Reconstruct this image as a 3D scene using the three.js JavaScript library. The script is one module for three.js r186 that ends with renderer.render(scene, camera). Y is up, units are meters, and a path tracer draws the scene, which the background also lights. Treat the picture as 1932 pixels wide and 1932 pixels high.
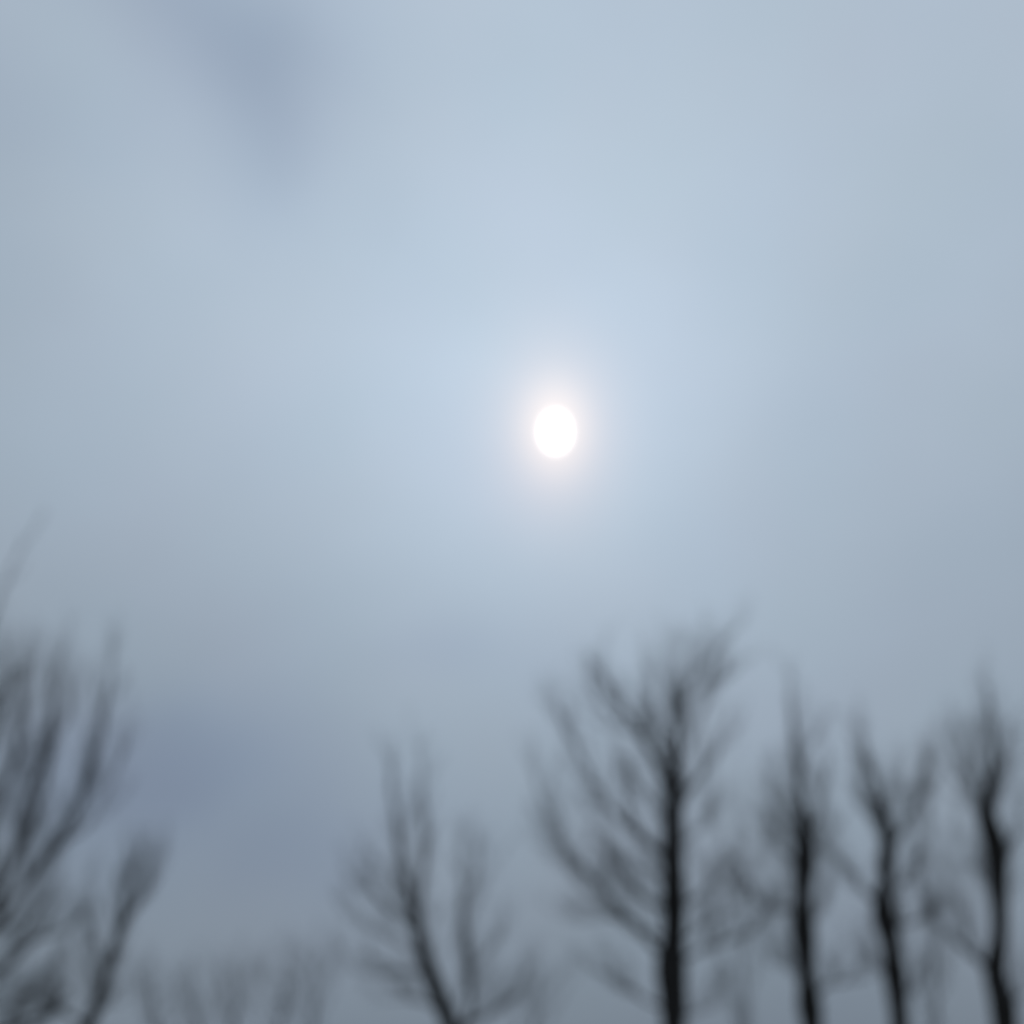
import * as THREE from 'three';
import { ImprovedNoise } from 'three/addons/math/ImprovedNoise.js';
import { mergeGeometries } from 'three/addons/utils/BufferGeometryUtils.js';

// ---------- camera: a phone tilted up at the winter sun, its focus hunting far too near ----------
const scene = new THREE.Scene();
const FOV = 40, PITCH = THREE.MathUtils.degToRad(24), EYE = 1.6;
const camera = new THREE.PerspectiveCamera(FOV, 1, 0.05, 20000);
camera.position.set(0, EYE, 0);
camera.rotation.set(PITCH, 0, 0);
camera.focus = 1.0;
camera.userData.fStop = 2.9;
camera.updateMatrixWorld(true);

const renderer = new THREE.WebGLRenderer({ antialias: true });
renderer.toneMapping = THREE.LinearToneMapping;
renderer.toneMappingExposure = 1;
renderer.shadowMap.enabled = true;

// place on the photograph (1932 px wide view of it) -> direction / point in the vertical plane `depth` metres ahead
const FPX = 966 / Math.tan(THREE.MathUtils.degToRad(FOV / 2));
function towards(u, v) {
  return new THREE.Vector3((u - 966) / FPX, (966 - v) / FPX, -1).applyEuler(camera.rotation).normalize();
}
function at(u, v, depth) {
  const d = towards(u, v);
  return d.multiplyScalar(depth / -d.z).add(camera.position);
}

// ---------- sky: overcast, thin in front of the sun ----------
const noise3 = new ImprovedNoise();
function fbm(x, y, z, octaves) {
  let s = 0, a = 0.5;
  for (let i = 0; i < octaves; i++) { s += a * noise3.noise(x, y, z); x = x * 2.03 + 7.1; y = y * 2.03 + 3.7; z = z * 2.03 + 5.3; a *= 0.5; }
  return s;
}
function rng(seed) {
  let s = seed >>> 0;
  return () => { s = (s + 0x6d2b79f5) >>> 0; let t = s; t = Math.imul(t ^ (t >>> 15), t | 1); t ^= t + Math.imul(t ^ (t >>> 7), t | 61); return ((t ^ (t >>> 14)) >>> 0) / 4294967296; };
}
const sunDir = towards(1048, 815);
function makeSky() {
  const W = 2048, H = 1024, data = new Float32Array(W * H * 4);
  const sunRight = new THREE.Vector3(-sunDir.z, 0, sunDir.x).normalize();
  const sunUp = new THREE.Vector3().crossVectors(sunRight, sunDir).normalize();
  // darker banks of cloud: direction, half sizes in degrees across and up, turn, depth of grey
  const banks = [];
  const bank = (d, a, b, turn, depth, blue) => {
    const right = new THREE.Vector3(-d.z, 0, d.x).normalize();
    const up = new THREE.Vector3().crossVectors(right, d).normalize();
    const k = Math.PI / 180;
    banks.push({ d, right, up, a: a * k, b: b * k, c: Math.cos(turn), s: Math.sin(turn), depth, blue });
  };
  bank(towards(530, 250), 2.5, 3.2, 0.2, 0.13, 0.03);
  bank(towards(490, 70), 3.4, 3.4, 0.2, 0.12, 0.03);
  bank(towards(280, -40), 5.4, 2.6, -0.35, 0.13, 0.03);
  bank(towards(-60, 350), 5, 8, 0, 0.05, 0.0);
  bank(towards(400, 1490), 5.6, 3.4, 0.05, 0.16, 0.07);
  bank(towards(160, 1480), 4.6, 4, 0.1, 0.08, 0.03);
  bank(towards(850, 1230), 3.2, 1.2, 0.0, 0.035, 0.02);
  bank(towards(60, 1300), 7, 5, 0.2, 0.06, 0.0);
  const r = rng(41);
  while (banks.length < 70) {
    const az = r() * Math.PI * 2, el = Math.asin(r() * 0.95 + 0.04);
    const d = new THREE.Vector3(Math.cos(el) * Math.sin(az), Math.sin(el), -Math.cos(el) * Math.cos(az));
    const a = 2.5 + r() * 6, b = 1.6 + r() * 3.5, turn = (r() - 0.5) * 1.2, depth = 0.04 + r() * 0.13, blue = r() * 0.05;
    if (d.angleTo(towards(966, 966)) < 0.52) continue;
    bank(d, a, b, turn, depth, blue);
  }
  const d = new THREE.Vector3();
  for (let j = 0; j < H; j++) {
    const el = ((j + 0.5) / H - 0.5) * Math.PI, y = Math.sin(el), c = Math.cos(el);
    for (let i = 0; i < W; i++) {
      const az = ((i + 0.5) / W - 0.5) * 2 * Math.PI;
      d.set(c * Math.cos(az), y, c * Math.sin(az));
      const h = Math.max(y, 0);
      let L = 0.137 + 0.424 * Math.pow(h, 0.6);                          // an overcast sky: the zenith about three times the horizon
      const ang = d.angleTo(sunDir) * 180 / Math.PI;
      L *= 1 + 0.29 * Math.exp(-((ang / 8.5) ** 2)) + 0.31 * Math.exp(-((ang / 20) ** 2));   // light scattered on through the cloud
      let blue = 0;
      if (y > -0.05) {
        for (const b of banks) {
          const dot = d.dot(b.d);
          if (dot < 0.8) continue;
          const X = d.dot(b.right), Y = d.dot(b.up);
          const warp = fbm(d.x * 9 + 3, d.y * 9, d.z * 9, 2);
          const x = (X * b.c + Y * b.s) / b.a + warp * 0.8, yy = (Y * b.c - X * b.s) / b.b - warp * 0.8;
          const g = Math.exp(-(x * x + yy * yy));
          L *= 1 - b.depth * g; blue += b.blue * g;
        }
        L *= 1 + 0.10 * fbm(d.x * 4, d.y * 5, d.z * 4, 4);
      }
      const n1 = noise3.noise(d.x * 13 + 9, d.y * 13, d.z * 13) * 0.014, n2 = noise3.noise(d.x * 11, d.y * 11 + 5, d.z * 11) * 0.014;
      const low = Math.max(0, 1 - h / 0.6);
      let R = L * (0.83 - 0.01 * low - blue * 0.6 + n1), G = L * (1.0 - blue * 0.4), B = L * (1.19 + 0.03 * low + blue + n2);
      // the veiled sun: warm glow in thin cloud, painted taller to imitate camera shake
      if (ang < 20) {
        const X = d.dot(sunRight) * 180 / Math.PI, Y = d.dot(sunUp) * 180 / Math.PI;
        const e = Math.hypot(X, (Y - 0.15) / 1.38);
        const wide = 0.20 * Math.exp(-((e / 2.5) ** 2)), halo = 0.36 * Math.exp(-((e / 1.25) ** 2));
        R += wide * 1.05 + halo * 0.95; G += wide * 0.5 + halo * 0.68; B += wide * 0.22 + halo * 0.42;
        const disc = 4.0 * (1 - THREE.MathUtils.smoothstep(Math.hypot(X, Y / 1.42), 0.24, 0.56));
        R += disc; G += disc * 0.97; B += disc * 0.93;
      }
      const k = (j * W + i) * 4;
      data[k] = R; data[k + 1] = G; data[k + 2] = B; data[k + 3] = 1;
    }
  }
  const t = new THREE.DataTexture(data, W, H, THREE.RGBAFormat, THREE.FloatType);
  t.mapping = THREE.EquirectangularReflectionMapping;
  t.magFilter = t.minFilter = THREE.LinearFilter;
  t.needsUpdate = true;
  return t;
}
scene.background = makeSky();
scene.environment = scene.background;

const sun = new THREE.DirectionalLight(0xfff1e0, 0.9);
sun.position.copy(sunDir).multiplyScalar(150);
sun.castShadow = true;
sun.shadow.radius = 20;
sun.shadow.mapSize.set(2048, 2048);
Object.assign(sun.shadow.camera, { left: -80, right: 80, top: 80, bottom: -80, near: 1, far: 400 });
sun.target.position.set(0, 0, -45);
scene.add(sun, sun.target);

// ---------- materials ----------
function noiseTexture(w, h, fn, srgb) {
  const d = new Uint8Array(w * h * 4);
  for (let j = 0; j < h; j++) for (let i = 0; i < w; i++) {
    const c = fn(i / w, j / h), k = (j * w + i) * 4;
    d[k] = c[0] * 255; d[k + 1] = c[1] * 255; d[k + 2] = c[2] * 255; d[k + 3] = 255;
  }
  const t = new THREE.DataTexture(d, w, h, THREE.RGBAFormat);
  t.wrapS = t.wrapT = THREE.RepeatWrapping; t.magFilter = THREE.LinearFilter; t.minFilter = THREE.LinearMipmapLinearFilter; t.generateMipmaps = true;
  if (srgb) t.colorSpace = THREE.SRGBColorSpace;
  t.needsUpdate = true;
  return t;
}
// noise that closes on itself in u and v
const ring = (u, v, a, b, z) => {
  const p = u * Math.PI * 2, q = v * Math.PI * 2;
  return fbm(Math.cos(p) * a + 11 + Math.cos(q) * b, Math.sin(p) * a + Math.sin(q) * b, z + Math.sin(q) * b - Math.cos(p) * a * 0.5, 4);
};
const clamp01 = (x) => Math.min(1, Math.max(0, x));
const barkHeight = (u, v) => clamp01(0.5 + 1.1 * ring(u, v, 3.2, 0.9, 2) - 0.5 * Math.abs(ring(u, v, 5.5, 1.3, 9)));
const barkColor = noiseTexture(256, 512, (u, v) => {
  const h = barkHeight(u, v), moss = clamp01(ring(u, v, 1.2, 1.4, 21) * 2.2 - 0.25);
  const k = 0.72 + 0.5 * (h - 0.5) + 0.25 * ring(u, v, 2, 2, 31);
  return [clamp01(k * (1 - 0.1 * moss)), clamp01(k), clamp01(k * (1.02 - 0.06 * moss))];
}, true);
const barkBump = noiseTexture(256, 512, (u, v) => { const h = barkHeight(u, v); return [h, h, h]; });
const bark = new THREE.MeshStandardMaterial({ name: 'bark', map: barkColor, bumpMap: barkBump, bumpScale: 0.02, roughness: 0.92 });
bark.color.setRGB(0.038, 0.034, 0.038);
const twigBark = new THREE.MeshStandardMaterial({ name: 'twig_bark', roughness: 0.85 });
twigBark.color.setRGB(0.034, 0.030, 0.034);
const grassMap = noiseTexture(512, 512, (u, v) => {
  const a = 0.5 + 0.9 * ring(u, v, 3, 3, 4), b = 0.5 + ring(u, v, 0.8, 0.8, 14);
  return [clamp01(0.30 + 0.16 * a + 0.1 * b), clamp01(0.34 + 0.16 * a), clamp01(0.20 + 0.1 * a)];
}, true);
grassMap.repeat.set(1 / 7, 1 / 7);
const grass = new THREE.MeshStandardMaterial({ name: 'winter_grass', map: grassMap, roughness: 1 });

// ---------- ground ----------
{
  const S = 6000, g = new THREE.PlaneGeometry(S, S, 1, 1);
  g.rotateX(-Math.PI / 2);
  const uv = g.attributes.uv;
  for (let i = 0; i < uv.count; i++) uv.setXY(i, uv.getX(i) * S, uv.getY(i) * S);
  const m = new THREE.Mesh(g, grass);
  m.name = 'ground'; m.receiveShadow = true;
  m.userData = { kind: 'structure', label: 'flat winter grass field the bare trees stand in', category: 'ground' };
  scene.add(m);
}

// ---------- trees ----------
const V = (x, y, z) => new THREE.Vector3(x, y, z);
// a tapering, bending stem as one tube; points and radii alike in number
function tube(points, radii, sides) {
  const n = points.length, pos = [], nor = [], uv = [], idx = [];
  const t = V(), ref = V(), bi = V(), prev = V(1, 0, 0);
  let run = 0;
  for (let i = 0; i < n; i++) {
    t.subVectors(points[Math.min(i + 1, n - 1)], points[Math.max(i - 1, 0)]).normalize();
    if (i === 0) { if (Math.abs(t.x) > 0.9) prev.set(0, 0, 1); }
    ref.copy(prev).addScaledVector(t, -prev.dot(t)).normalize(); prev.copy(ref);
    bi.crossVectors(t, ref);
    if (i) run += points[i].distanceTo(points[i - 1]);
    for (let k = 0; k <= sides; k++) {
      const a = (k / sides) * Math.PI * 2, c = Math.cos(a), s = Math.sin(a);
      const x = ref.x * c + bi.x * s, y = ref.y * c + bi.y * s, z = ref.z * c + bi.z * s;
      pos.push(points[i].x + x * radii[i], points[i].y + y * radii[i], points[i].z + z * radii[i]);
      nor.push(x, y, z);
      uv.push(k / sides, run / 1.6);
    }
  }
  const w = sides + 1;
  for (let i = 0; i < n - 1; i++) for (let k = 0; k < sides; k++) {
    const a = i * w + k, b = a + w;
    idx.push(a, a + 1, b, b, a + 1, b + 1);
  }
  const tip = pos.length / 3;                                      // close the end with a point
  const e = points[n - 1];
  pos.push(e.x + t.x * radii[n - 1], e.y + t.y * radii[n - 1], e.z + t.z * radii[n - 1]); nor.push(t.x, t.y, t.z); uv.push(0.5, run / 1.6);
  for (let k = 0; k < sides; k++) idx.push((n - 1) * w + k, (n - 1) * w + k + 1, tip);
  const g = new THREE.BufferGeometry();
  g.setAttribute('position', new THREE.Float32BufferAttribute(pos, 3));
  g.setAttribute('normal', new THREE.Float32BufferAttribute(nor, 3));
  g.setAttribute('uv', new THREE.Float32BufferAttribute(uv, 2));
  g.setIndex(idx);
  return g;
}
function smooth(points, step) {
  const c = new THREE.CatmullRomCurve3(points, false, 'centripetal');
  const n = Math.max(4, Math.round(c.getLength() / step));
  return c.getSpacedPoints(n);
}
const lerp = THREE.MathUtils.lerp;
// a free-growing shoot: starts along dir, drifts towards `up`, wanders a little
function shoot(p, dir, length, up, wander, R, steps) {
  const pts = [p.clone()], d = dir.clone().normalize(), q = p.clone();
  for (let i = 0; i < steps; i++) {
    d.y += up / steps; d.x += (R() - 0.5) * wander; d.y += (R() - 0.5) * wander * 0.6; d.z += (R() - 0.5) * wander; d.normalize();
    q.addScaledVector(d, length / steps); pts.push(q.clone());
  }
  return pts;
}
const taper = (n, r0, r1) => Array.from({ length: n }, (_, i) => lerp(r0, r1, Math.pow(i / (n - 1), 0.65)));
function along(points, t) {
  const f = t * (points.length - 1), i = Math.min(Math.floor(f), points.length - 2), k = f - i;
  return { p: points[i].clone().lerp(points[i + 1], k), d: points[i + 1].clone().sub(points[i]).normalize() };
}
function aside(d, angle, R) {                                      // a direction at `angle` from d, any way round
  const a = Math.abs(d.y) < 0.9 ? V(0, 1, 0) : V(1, 0, 0);
  const u = V().crossVectors(d, a).normalize(), w = V().crossVectors(d, u), phi = R() * Math.PI * 2;
  return d.clone().multiplyScalar(Math.cos(angle)).addScaledVector(u, Math.sin(angle) * Math.cos(phi)).addScaledVector(w, Math.sin(angle) * Math.sin(phi));
}
// side shoots of a stem: stout ones go to `stout`, thin ones to `thin`
function ramify(points, r0, r1, level, o, R, stout, thin) {
  let length = 0;
  for (let i = 1; i < points.length; i++) length += points[i].distanceTo(points[i - 1]);
  const gap = [o.gap, o.gap * 0.62, o.gap * 0.5][level] ?? o.gap;
  const from = level === 0 ? o.from : 0.12;
  for (let s = length * from + R() * gap; s < length; s += gap * (0.6 + R() * 0.8)) {
    const t = s / length, { p, d } = along(points, t);
    const r = lerp(r0, r1, Math.pow(t, 0.8));
    const base = level === 0 ? o.reach : level === 1 ? o.reach * 0.48 : o.reach * 0.3;
    const len = base * (0.45 + 0.75 * R()) * lerp(1, 0.55, t);
    const dir = aside(d, 0.28 + R() * 0.5, R);
    if (dir.y < -0.05) dir.y = Math.abs(dir.y) * 0.5;
    const cr = Math.min(r * 0.6, [0.026, 0.012, 0.008][level] * (0.6 + 0.6 * R()) * o.stout);
    const steps = level === 0 ? 6 : level === 1 ? 4 : 3;
    const pts = shoot(p, dir, len, o.up * (0.7 + 0.6 * R()), 0.24, R, steps);
    const end = cr * 0.35;
    (level === 0 ? stout : thin).push(tube(pts, taper(pts.length, cr, end), level === 0 ? 5 : 3));
    if (level < o.levels - 1) ramify(pts, cr, end, level + 1, o, R, stout, thin);
  }
}
const taken = {};
function numbered(name) { const n = taken[name] = (taken[name] ?? -1) + 1; return n ? `${name}_${String(n).padStart(3, '0')}` : name; }
function mesh(name, geometries, material, parent, origin, stuff) {
  const g = geometries.length > 1 ? mergeGeometries(geometries) : geometries[0];
  g.translate(-origin.x, -origin.y, -origin.z);
  const m = new THREE.Mesh(g, material);
  m.name = name; m.castShadow = m.receiveShadow = true;
  if (stuff) m.userData.kind = 'stuff';
  parent.add(m);
  return m;
}
/* name, label, group; D: metres ahead; trunk: [u, v, radius m] from the bottom up; limbs: [[u, v]..., {r, z}] where z is how far the tip
   comes forward (+) or goes back (-); free: extra limbs growing out of the picture plane, so the crown is round */
function tree({ name = 'bare_tree', label, group = 'row of bare winter trees', D, trunk, flare = 1.5, limbs = [], free = 0, freeLen = 4, seed, opts = {} }) {
  const R = rng(seed), o = { gap: 0.34, reach: 2.5, up: 0.75, levels: 3, from: 0.1, stout: 1.25, ...opts };
  const nodes = trunk.map(([u, v]) => at(u, v, D));
  const radii = trunk.map((t) => t[2] * (t[2] > 0.1 ? 1.72 : 1.2));
  const foot = nodes[0];
  const root = new THREE.Group();
  root.name = numbered(name);
  const lean = nodes.length > 1 ? (nodes[0].x - nodes[1].x) / Math.max(0.5, nodes[1].y - nodes[0].y) : 0;
  const base = V(foot.x + THREE.MathUtils.clamp(lean, -0.15, 0.15) * foot.y * 0.6, 0, foot.z);
  root.position.copy(base);
  root.userData = { label, category: 'tree', group };
  scene.add(root);
  // trunk from below the grass to the leader's tip, flared at the root
  const path = [V(base.x, -0.25, base.z), V(base.x, 0.15, base.z), base.clone().lerp(foot, 0.35), ...nodes];
  for (let i = 3; i < path.length; i++) path[i].z += (R() - 0.5) * 0.25;
  const rr = [radii[0] * flare * 1.25, radii[0] * flare, radii[0] * 1.12, ...radii];
  const curve = new THREE.CatmullRomCurve3(path, false, 'centripetal');
  const N = 46, tp = [], tr = [];
  for (let i = 0; i <= N; i++) {
    const f = i / N * (path.length - 1), k = Math.min(Math.floor(f), path.length - 2);
    tp.push(curve.getPoint(i / N)); tr.push(lerp(rr[k], rr[k + 1], f - k) * (1 + 0.05 * noise3.noise(i * 0.8, seed, 0.5)));
  }
  const trunkMesh = mesh('trunk', [tube(tp, tr, 14)], bark, root, base);
  // the leader's own side shoots (upper part of the trunk)
  const upper = tp.slice(Math.floor(N * (opts.leaderFrom ?? 0.45)));
  const st = [], th = [];
  ramify(upper, radii[0] * 0.5, radii.at(-1), 0, o, R, st, th);
  if (st.length) mesh('twigs', [...st, ...th], twigBark, trunkMesh, base, true);
  const addLimb = (pts, r0, own = {}) => {
    const r1 = Math.max(0.006, r0 * 0.14);
    const s = [], t = [];
    const q = smooth(pts, 0.35);
    for (let i = 1; i < q.length; i++) { q[i].x += (R() - 0.5) * 0.06; q[i].y += (R() - 0.5) * 0.05; q[i].z += (R() - 0.5) * 0.06; }
    s.push(tube(q, taper(q.length, r0, r1), 8));
    ramify(q, r0, r1, 0, { ...o, ...own }, R, s, t);
    const m = mesh('branch', s, bark, root, base);
    if (t.length) mesh('twigs', t, twigBark, m, base, true);
  };
  for (const L of limbs) {
    const k = L.at(-1), px = L.slice(0, -1), n = px.length - 1;
    addLimb(px.map(([u, v], i) => at(u, v, D - (k.z ?? (R() - 0.5) * 3) * i / n)), k.r * 1.2, k.own);
  }
  for (let i = 0; i < free; i++) {
    const f = 0.34 + 0.5 * (i + R()) / free, c = Math.min(N - 1, Math.floor(f * N)), p = tp[c];
    if (p.y < 3) continue;
    const side = i % 2 ? 1 : -1, az = (R() - 0.5) * 1.3;
    const dir = V(Math.sin(az), 0.55 + R() * 0.4, side * Math.cos(az));
    addLimb(shoot(p, dir, freeLen * (0.7 + 0.5 * R()) * (1.25 - f), 0.8, 0.22, R, 6), Math.min(tr[c] * 0.5, 0.055));
  }
  return root;
}

// the tallest, right of the middle
tree({
  label: 'tallest bare tree right of centre, below the sun, with wide upswept limbs', D: 47, seed: 11, free: 7, freeLen: 5,
  trunk: [[1272, 1960, .22], [1270, 1890, .25], [1266, 1825, .3], [1272, 1760, .2], [1271, 1705, .25], [1271, 1640, .2], [1271, 1550, .19], [1276, 1470, .145], [1279, 1410, .1], [1272, 1330, .055], [1262, 1260, .028], [1256, 1215, .012]],
  limbs: [
    [[1270, 1500], [1238, 1435], [1205, 1380], [1160, 1310], [1128, 1262], { r: .15, z: .5 }],
    [[1212, 1392], [1165, 1362], [1118, 1325], [1088, 1290], { r: .06, z: -1 }],
    [[1278, 1420], [1284, 1350], [1302, 1290], [1345, 1235], [1388, 1188], { r: .085, z: .6 }],
    [[1292, 1320], [1340, 1290], [1372, 1245], { r: .05, z: -1 }],
    [[1278, 1520], [1318, 1465], [1352, 1420], [1368, 1370], { r: .075, z: 1.5 }],
    [[1268, 1620], [1212, 1585], [1160, 1535], [1112, 1460], [1078, 1395], [1048, 1330], { r: .13, z: 1 }],
    [[1266, 1720], [1205, 1690], [1168, 1640], [1125, 1600], { r: .075, z: -2 }],
    [[1264, 1820], [1222, 1772], [1185, 1732], [1110, 1650], [1052, 1570], [1022, 1505], [1003, 1450], { r: .11, z: 1.5 }],
    [[1195, 1742], [1150, 1728], [1098, 1738], [1060, 1722], { r: .055, z: -1 }],
    [[1272, 1712], [1318, 1690], [1356, 1655], [1392, 1610], { r: .07, z: -1.5 }],
    [[1270, 1822], [1322, 1795], [1372, 1775], [1420, 1752], [1455, 1712], { r: .085, z: 1.5 }],
    [[1264, 1910], [1215, 1885], [1160, 1850], [1105, 1815], { r: .06, z: -2 }],
    [[1276, 1600], [1320, 1560], [1345, 1510], { r: .045, z: 2 }],
    [[1276, 1920], [1330, 1905], [1380, 1880], { r: .05, z: 2 }],
    [[1270, 1570], [1228, 1510], [1182, 1450], [1142, 1400], { r: .05, z: -2 }],
    [[1266, 1665], [1200, 1622], [1132, 1560], [1082, 1485], { r: .055, z: -1 }],
    [[1264, 1775], [1200, 1745], [1138, 1700], [1078, 1645], [1038, 1595], { r: .06, z: 2 }],
    [[1274, 1470], [1242, 1385], [1234, 1310], [1240, 1245], { r: .055, z: -1 }],
    [[1278, 1450], [1308, 1385], [1335, 1310], [1348, 1265], { r: .05, z: -1 }],
    [[1274, 1785], [1328, 1745], [1368, 1690], [1400, 1660], { r: .05, z: -2 }],
  ],
});
// the three to its right
tree({
  label: 'slender bare tree, first one to the right of the tallest tree', D: 52, seed: 23, free: 6, freeLen: 4,
  trunk: [[1537, 1965, .19], [1529, 1900, .27], [1521, 1835, .17], [1517, 1762, .27], [1515, 1695, .18], [1519, 1625, .26], [1517, 1570, .19], [1509, 1490, .1], [1500, 1410, .07], [1494, 1340, .035], [1487, 1265, .012]],
  limbs: [
    [[1514, 1610], [1484, 1560], [1458, 1500], [1440, 1440], { r: .075, z: 1 }],
    [[1520, 1590], [1545, 1535], [1556, 1470], [1562, 1415], { r: .075, z: -1 }],
    [[1515, 1710], [1465, 1715], [1420, 1690], [1388, 1630], { r: .08, z: 1 }],
    [[1526, 1885], [1565, 1858], [1608, 1852], [1640, 1838], { r: .075, z: 1.5 }],
    [[1513, 1500], [1495, 1470], [1478, 1420], { r: .05, z: -1 }],
    [[1517, 1750], [1555, 1715], [1575, 1660], { r: .055, z: -2 }],
    [[1520, 1840], [1480, 1815], [1450, 1770], { r: .05, z: -2 }],
    [[1518, 1640], [1470, 1600], [1432, 1530], { r: .05, z: -1 }],
    [[1520, 1620], [1556, 1580], [1572, 1520], { r: .05, z: 1.5 }],
  ], opts: { reach: 2.1, gap: .3 },
});
tree({
  label: 'bare tree with a crooked forked trunk, between two straighter trees at right', D: 54, seed: 37, free: 6, freeLen: 4,
  trunk: [[1700, 1968, .2], [1694, 1905, .2], [1690, 1840, .26], [1680, 1782, .19], [1669, 1728, .28], [1668, 1670, .15], [1677, 1610, .19], [1668, 1545, .12], [1652, 1480, .085], [1634, 1420, .05], [1618, 1365, .014]],
  limbs: [
    [[1664, 1715], [1625, 1672], [1590, 1630], [1560, 1600], { r: .1, z: 1 }],
    [[1678, 1600], [1705, 1560], [1728, 1500], [1745, 1430], { r: .085, z: 1 }],
    [[1676, 1745], [1718, 1742], [1765, 1715], [1800, 1665], { r: .08, z: -1 }],
    [[1672, 1690], [1705, 1660], [1728, 1620], [1735, 1560], { r: .06, z: -1 }],
    [[1670, 1590], [1640, 1545], [1622, 1490], { r: .05, z: 1.5 }],
    [[1692, 1880], [1735, 1865], [1775, 1830], { r: .05, z: 2 }],
    [[1690, 1850], [1650, 1820], [1625, 1775], { r: .05, z: -2 }],
    [[1668, 1560], [1632, 1480], [1612, 1400], { r: .055, z: -1 }],
    [[1676, 1610], [1715, 1540], [1742, 1460], [1752, 1400], { r: .055, z: -2 }],
  ], opts: { reach: 2.2, gap: .3 },
});
tree({
  label: 'bare tree with a dense brushy top, nearest the right edge', D: 46, seed: 53, free: 7, freeLen: 4,
  trunk: [[1902, 1968, .23], [1890, 1890, .24], [1880, 1835, .21], [1884, 1760, .15], [1886, 1690, .17], [1879, 1600, .24], [1864, 1535, .18], [1868, 1460, .1], [1876, 1400, .06], [1866, 1340, .03], [1858, 1290, .012]],
  limbs: [
    [[1880, 1838], [1832, 1800], [1790, 1758], [1752, 1722], [1738, 1670], { r: .095, z: 1 }],
    [[1868, 1545], [1835, 1490], [1805, 1430], [1788, 1370], { r: .085, z: 1 }],
    [[1866, 1500], [1842, 1430], [1835, 1350], { r: .06, z: -1 }],
    [[1870, 1480], [1895, 1420], [1905, 1350], { r: .06, z: -1 }],
    [[1882, 1620], [1920, 1560], [1942, 1490], { r: .06, z: 1 }],
    [[1886, 1690], [1840, 1640], [1815, 1580], { r: .06, z: -1.5 }],
    [[1888, 1900], [1925, 1880], [1965, 1840], { r: .06, z: 1 }],
    [[1866, 1560], [1815, 1485], [1772, 1425], { r: .035, z: 1 }],
    [[1866, 1525], [1828, 1445], [1812, 1375], { r: .035, z: -1.5 }],
    [[1867, 1520], [1884, 1445], [1892, 1375], { r: .035, z: 1.5 }],
    [[1880, 1600], [1850, 1540], [1800, 1500], { r: .045, z: 2 }],
  ], opts: { reach: 2.3, gap: 0.4, stout: 1.05 },
});
// lower tree left of the middle, forked
tree({
  label: 'forked bare tree left of centre with two upright stems', D: 50, seed: 71, free: 5, freeLen: 3.5,
  trunk: [[862, 1975, .19], [842, 1915, .17], [820, 1860, .175], [800, 1800, .15], [786, 1740, .105], [768, 1670, .085], [752, 1590, .065], [742, 1500, .04], [732, 1410, .012]],
  limbs: [
    [[788, 1750], [795, 1670], [802, 1580], [798, 1490], [788, 1400], { r: .075, z: -1 }],
    [[862, 1965], [888, 1900], [884, 1820], [874, 1740], [872, 1650], [876, 1570], { r: .115, z: 1 }],
    [[876, 1710], [900, 1640], [906, 1570], { r: .045, z: -1 }],
    [[790, 1765], [745, 1720], [690, 1672], [640, 1635], { r: .07, z: 1 }],
    [[812, 1838], [760, 1832], [705, 1838], [655, 1825], { r: .07, z: 1 }],
    [[780, 1720], [735, 1660], [700, 1600], { r: .045, z: -1 }],
    [[858, 1938], [915, 1918], [972, 1872], [1002, 1822], { r: .1, z: 1 }],
    [[838, 1905], [770, 1885], [700, 1890], { r: .05, z: -2 }],
    [[802, 1805], [742, 1772], [684, 1732], [652, 1690], { r: .055, z: -1 }],
    [[884, 1830], [925, 1790], [945, 1730], { r: .045, z: 1 }],
  ], opts: { reach: 2.2, gap: 0.34 },
});
// the big one at the left edge, nearer, its trunk just outside the frame
tree({
  label: 'large bare tree at the left edge with long limbs sweeping up', D: 36, seed: 83, free: 6, freeLen: 4.5, group: 'bare trees at the left edge',
  trunk: [[-75, 1975, .3], [-70, 1850, .27], [-52, 1720, .24], [-40, 1600, .19], [-45, 1480, .15], [-60, 1350, .1], [-70, 1200, .06], [-65, 1060, .02]],
  limbs: [
    [[-62, 1380], [-30, 1230], [5, 1110], [45, 1030], [88, 965], { r: .07, z: .5, own: { gap: .8, reach: 1.2, from: .05 } }],
    [[-55, 1760], [-10, 1700], [40, 1600], [82, 1490], [98, 1390], [102, 1310], [100, 1245], { r: .12, z: 1 }],
    [[-60, 1800], [10, 1720], [80, 1620], [150, 1520], [185, 1420], [200, 1330], [212, 1250], { r: .12, z: 1 }],
    [[-45, 1620], [-5, 1530], [30, 1430], [45, 1330], [50, 1260], { r: .1, z: -1 }],
    [[-48, 1480], [-10, 1380], [15, 1290], [22, 1230], { r: .08, z: 1 }],
    [[30, 1560], [70, 1450], [125, 1360], [140, 1290], { r: .06, z: -1 }],
    [[-68, 1860], [0, 1830], [60, 1775], [120, 1755], [180, 1700], { r: .08, z: 1.5 }],
    [[-72, 1930], [0, 1900], [60, 1880], [110, 1840], { r: .07, z: -1 }],
    [[-74, 1965], [0, 1945], [75, 1918], [150, 1885], { r: .12, z: 1 }],
    [[-74, 1985], [10, 1962], [70, 1940], [120, 1900], { r: .1, z: -1 }],
    [[-60, 1780], [-5, 1760], [60, 1720], [110, 1660], { r: .06, z: -1 }],
    [[90, 1610], [160, 1560], [210, 1470], [235, 1400], { r: .05, z: 1 }],
  ], opts: { reach: 2.2, gap: 0.3, up: 1.4, stout: 1.05 },
});
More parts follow.
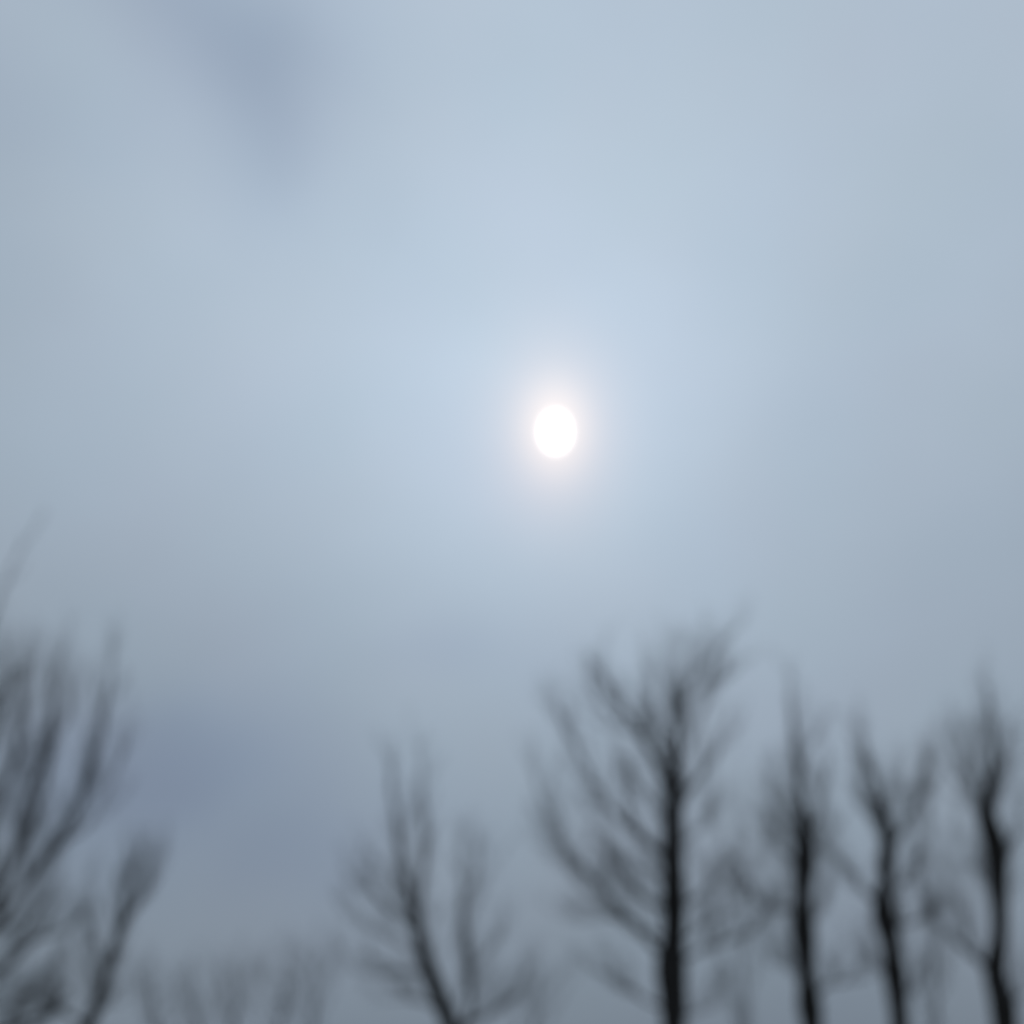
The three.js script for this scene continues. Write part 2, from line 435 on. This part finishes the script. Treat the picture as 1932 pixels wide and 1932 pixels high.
tree({
  label: 'thin bare tree leaning right, in front of the large left-edge tree', D: 40, seed: 97, free: 3, freeLen: 3, group: 'bare trees at the left edge',
  trunk: [[150, 1985, .12], [175, 1910, .11], [202, 1840, .098], [220, 1770, .09], [236, 1700, .045], [244, 1650, .025], [248, 1610, .01]],
  limbs: [
    [[214, 1795], [256, 1710], [288, 1650], [314, 1600], { r: .06, z: 1 }],
    [[226, 1745], [266, 1690], [296, 1625], { r: .04, z: -1 }],
    [[240, 1670], [262, 1620], [276, 1585], { r: .035, z: -1 }],
    [[205, 1840], [180, 1780], [168, 1720], { r: .04, z: -1 }],
    [[165, 1940], [110, 1900], [60, 1895], { r: .055, z: 1 }],
    [[170, 1925], [205, 1890], [235, 1850], { r: .04, z: 1 }],
  ], opts: { reach: 1.7, gap: 0.3, up: 1 },
});
// farther, lower trees whose tops show between the others
const far = (label, u, top, D, spread, seed, opts = {}) => {
  const R = rng(seed * 7 + 1), s = spread, tilt = (R() - 0.5) * 60;
  tree({
    label, D, seed, free: 2, freeLen: 3, group: 'farther bare trees behind the row',
    trunk: [[u - tilt * .3, 1990, .065], [u, 1940, .05], [u + tilt * .35, lerp(1940, top, .3), .036], [u + tilt * .6, lerp(1940, top, .6), .024], [u + tilt, top, .008]],
    limbs: [-1, 1, -.55, .65, -.85, .9, -.3].map((k, i) => {
      const v0 = lerp(1990, top, 0.02 + i * 0.1), v1 = lerp(v0, top, 0.6 + R() * 0.3), w = k * s * (0.8 + 0.4 * R());
      return [[u + tilt * i * .1, v0], [u + w * .45, lerp(v0, v1, .4)], [u + w * .8, lerp(v0, v1, .75)], [u + w, v1], { r: .032, z: (R() - .5) * 4 }];
    }), opts: { reach: 2, gap: 0.62, stout: .95, ...opts },
  });
};
far('low faint bare tree, nearest the thin leaning tree at left', 300, 1790, 70, 60, 101);
far('second low faint bare tree counting from the thin leaning tree', 375, 1810, 78, 60, 102);
far('third low faint bare tree counting from the thin leaning tree', 440, 1765, 76, 60, 103);
far('fourth low faint bare tree, second left of the forked tree', 525, 1770, 72, 70, 106);
far('low faint bare tree directly left of the forked tree', 590, 1735, 70, 70, 107);
far('low faint bare tree between the forked tree and the tallest tree', 1010, 1790, 74, 80, 109);
far('faint far bare tree behind the gap right of the tallest tree', 1405, 1385, 84, 90, 113, { gap: 0.42, stout: 1.3 });
far('faint far bare tree behind the gap left of the dense brushy tree', 1765, 1400, 84, 80, 127, { gap: 0.42, stout: 1.3 });

renderer.render(scene, camera);
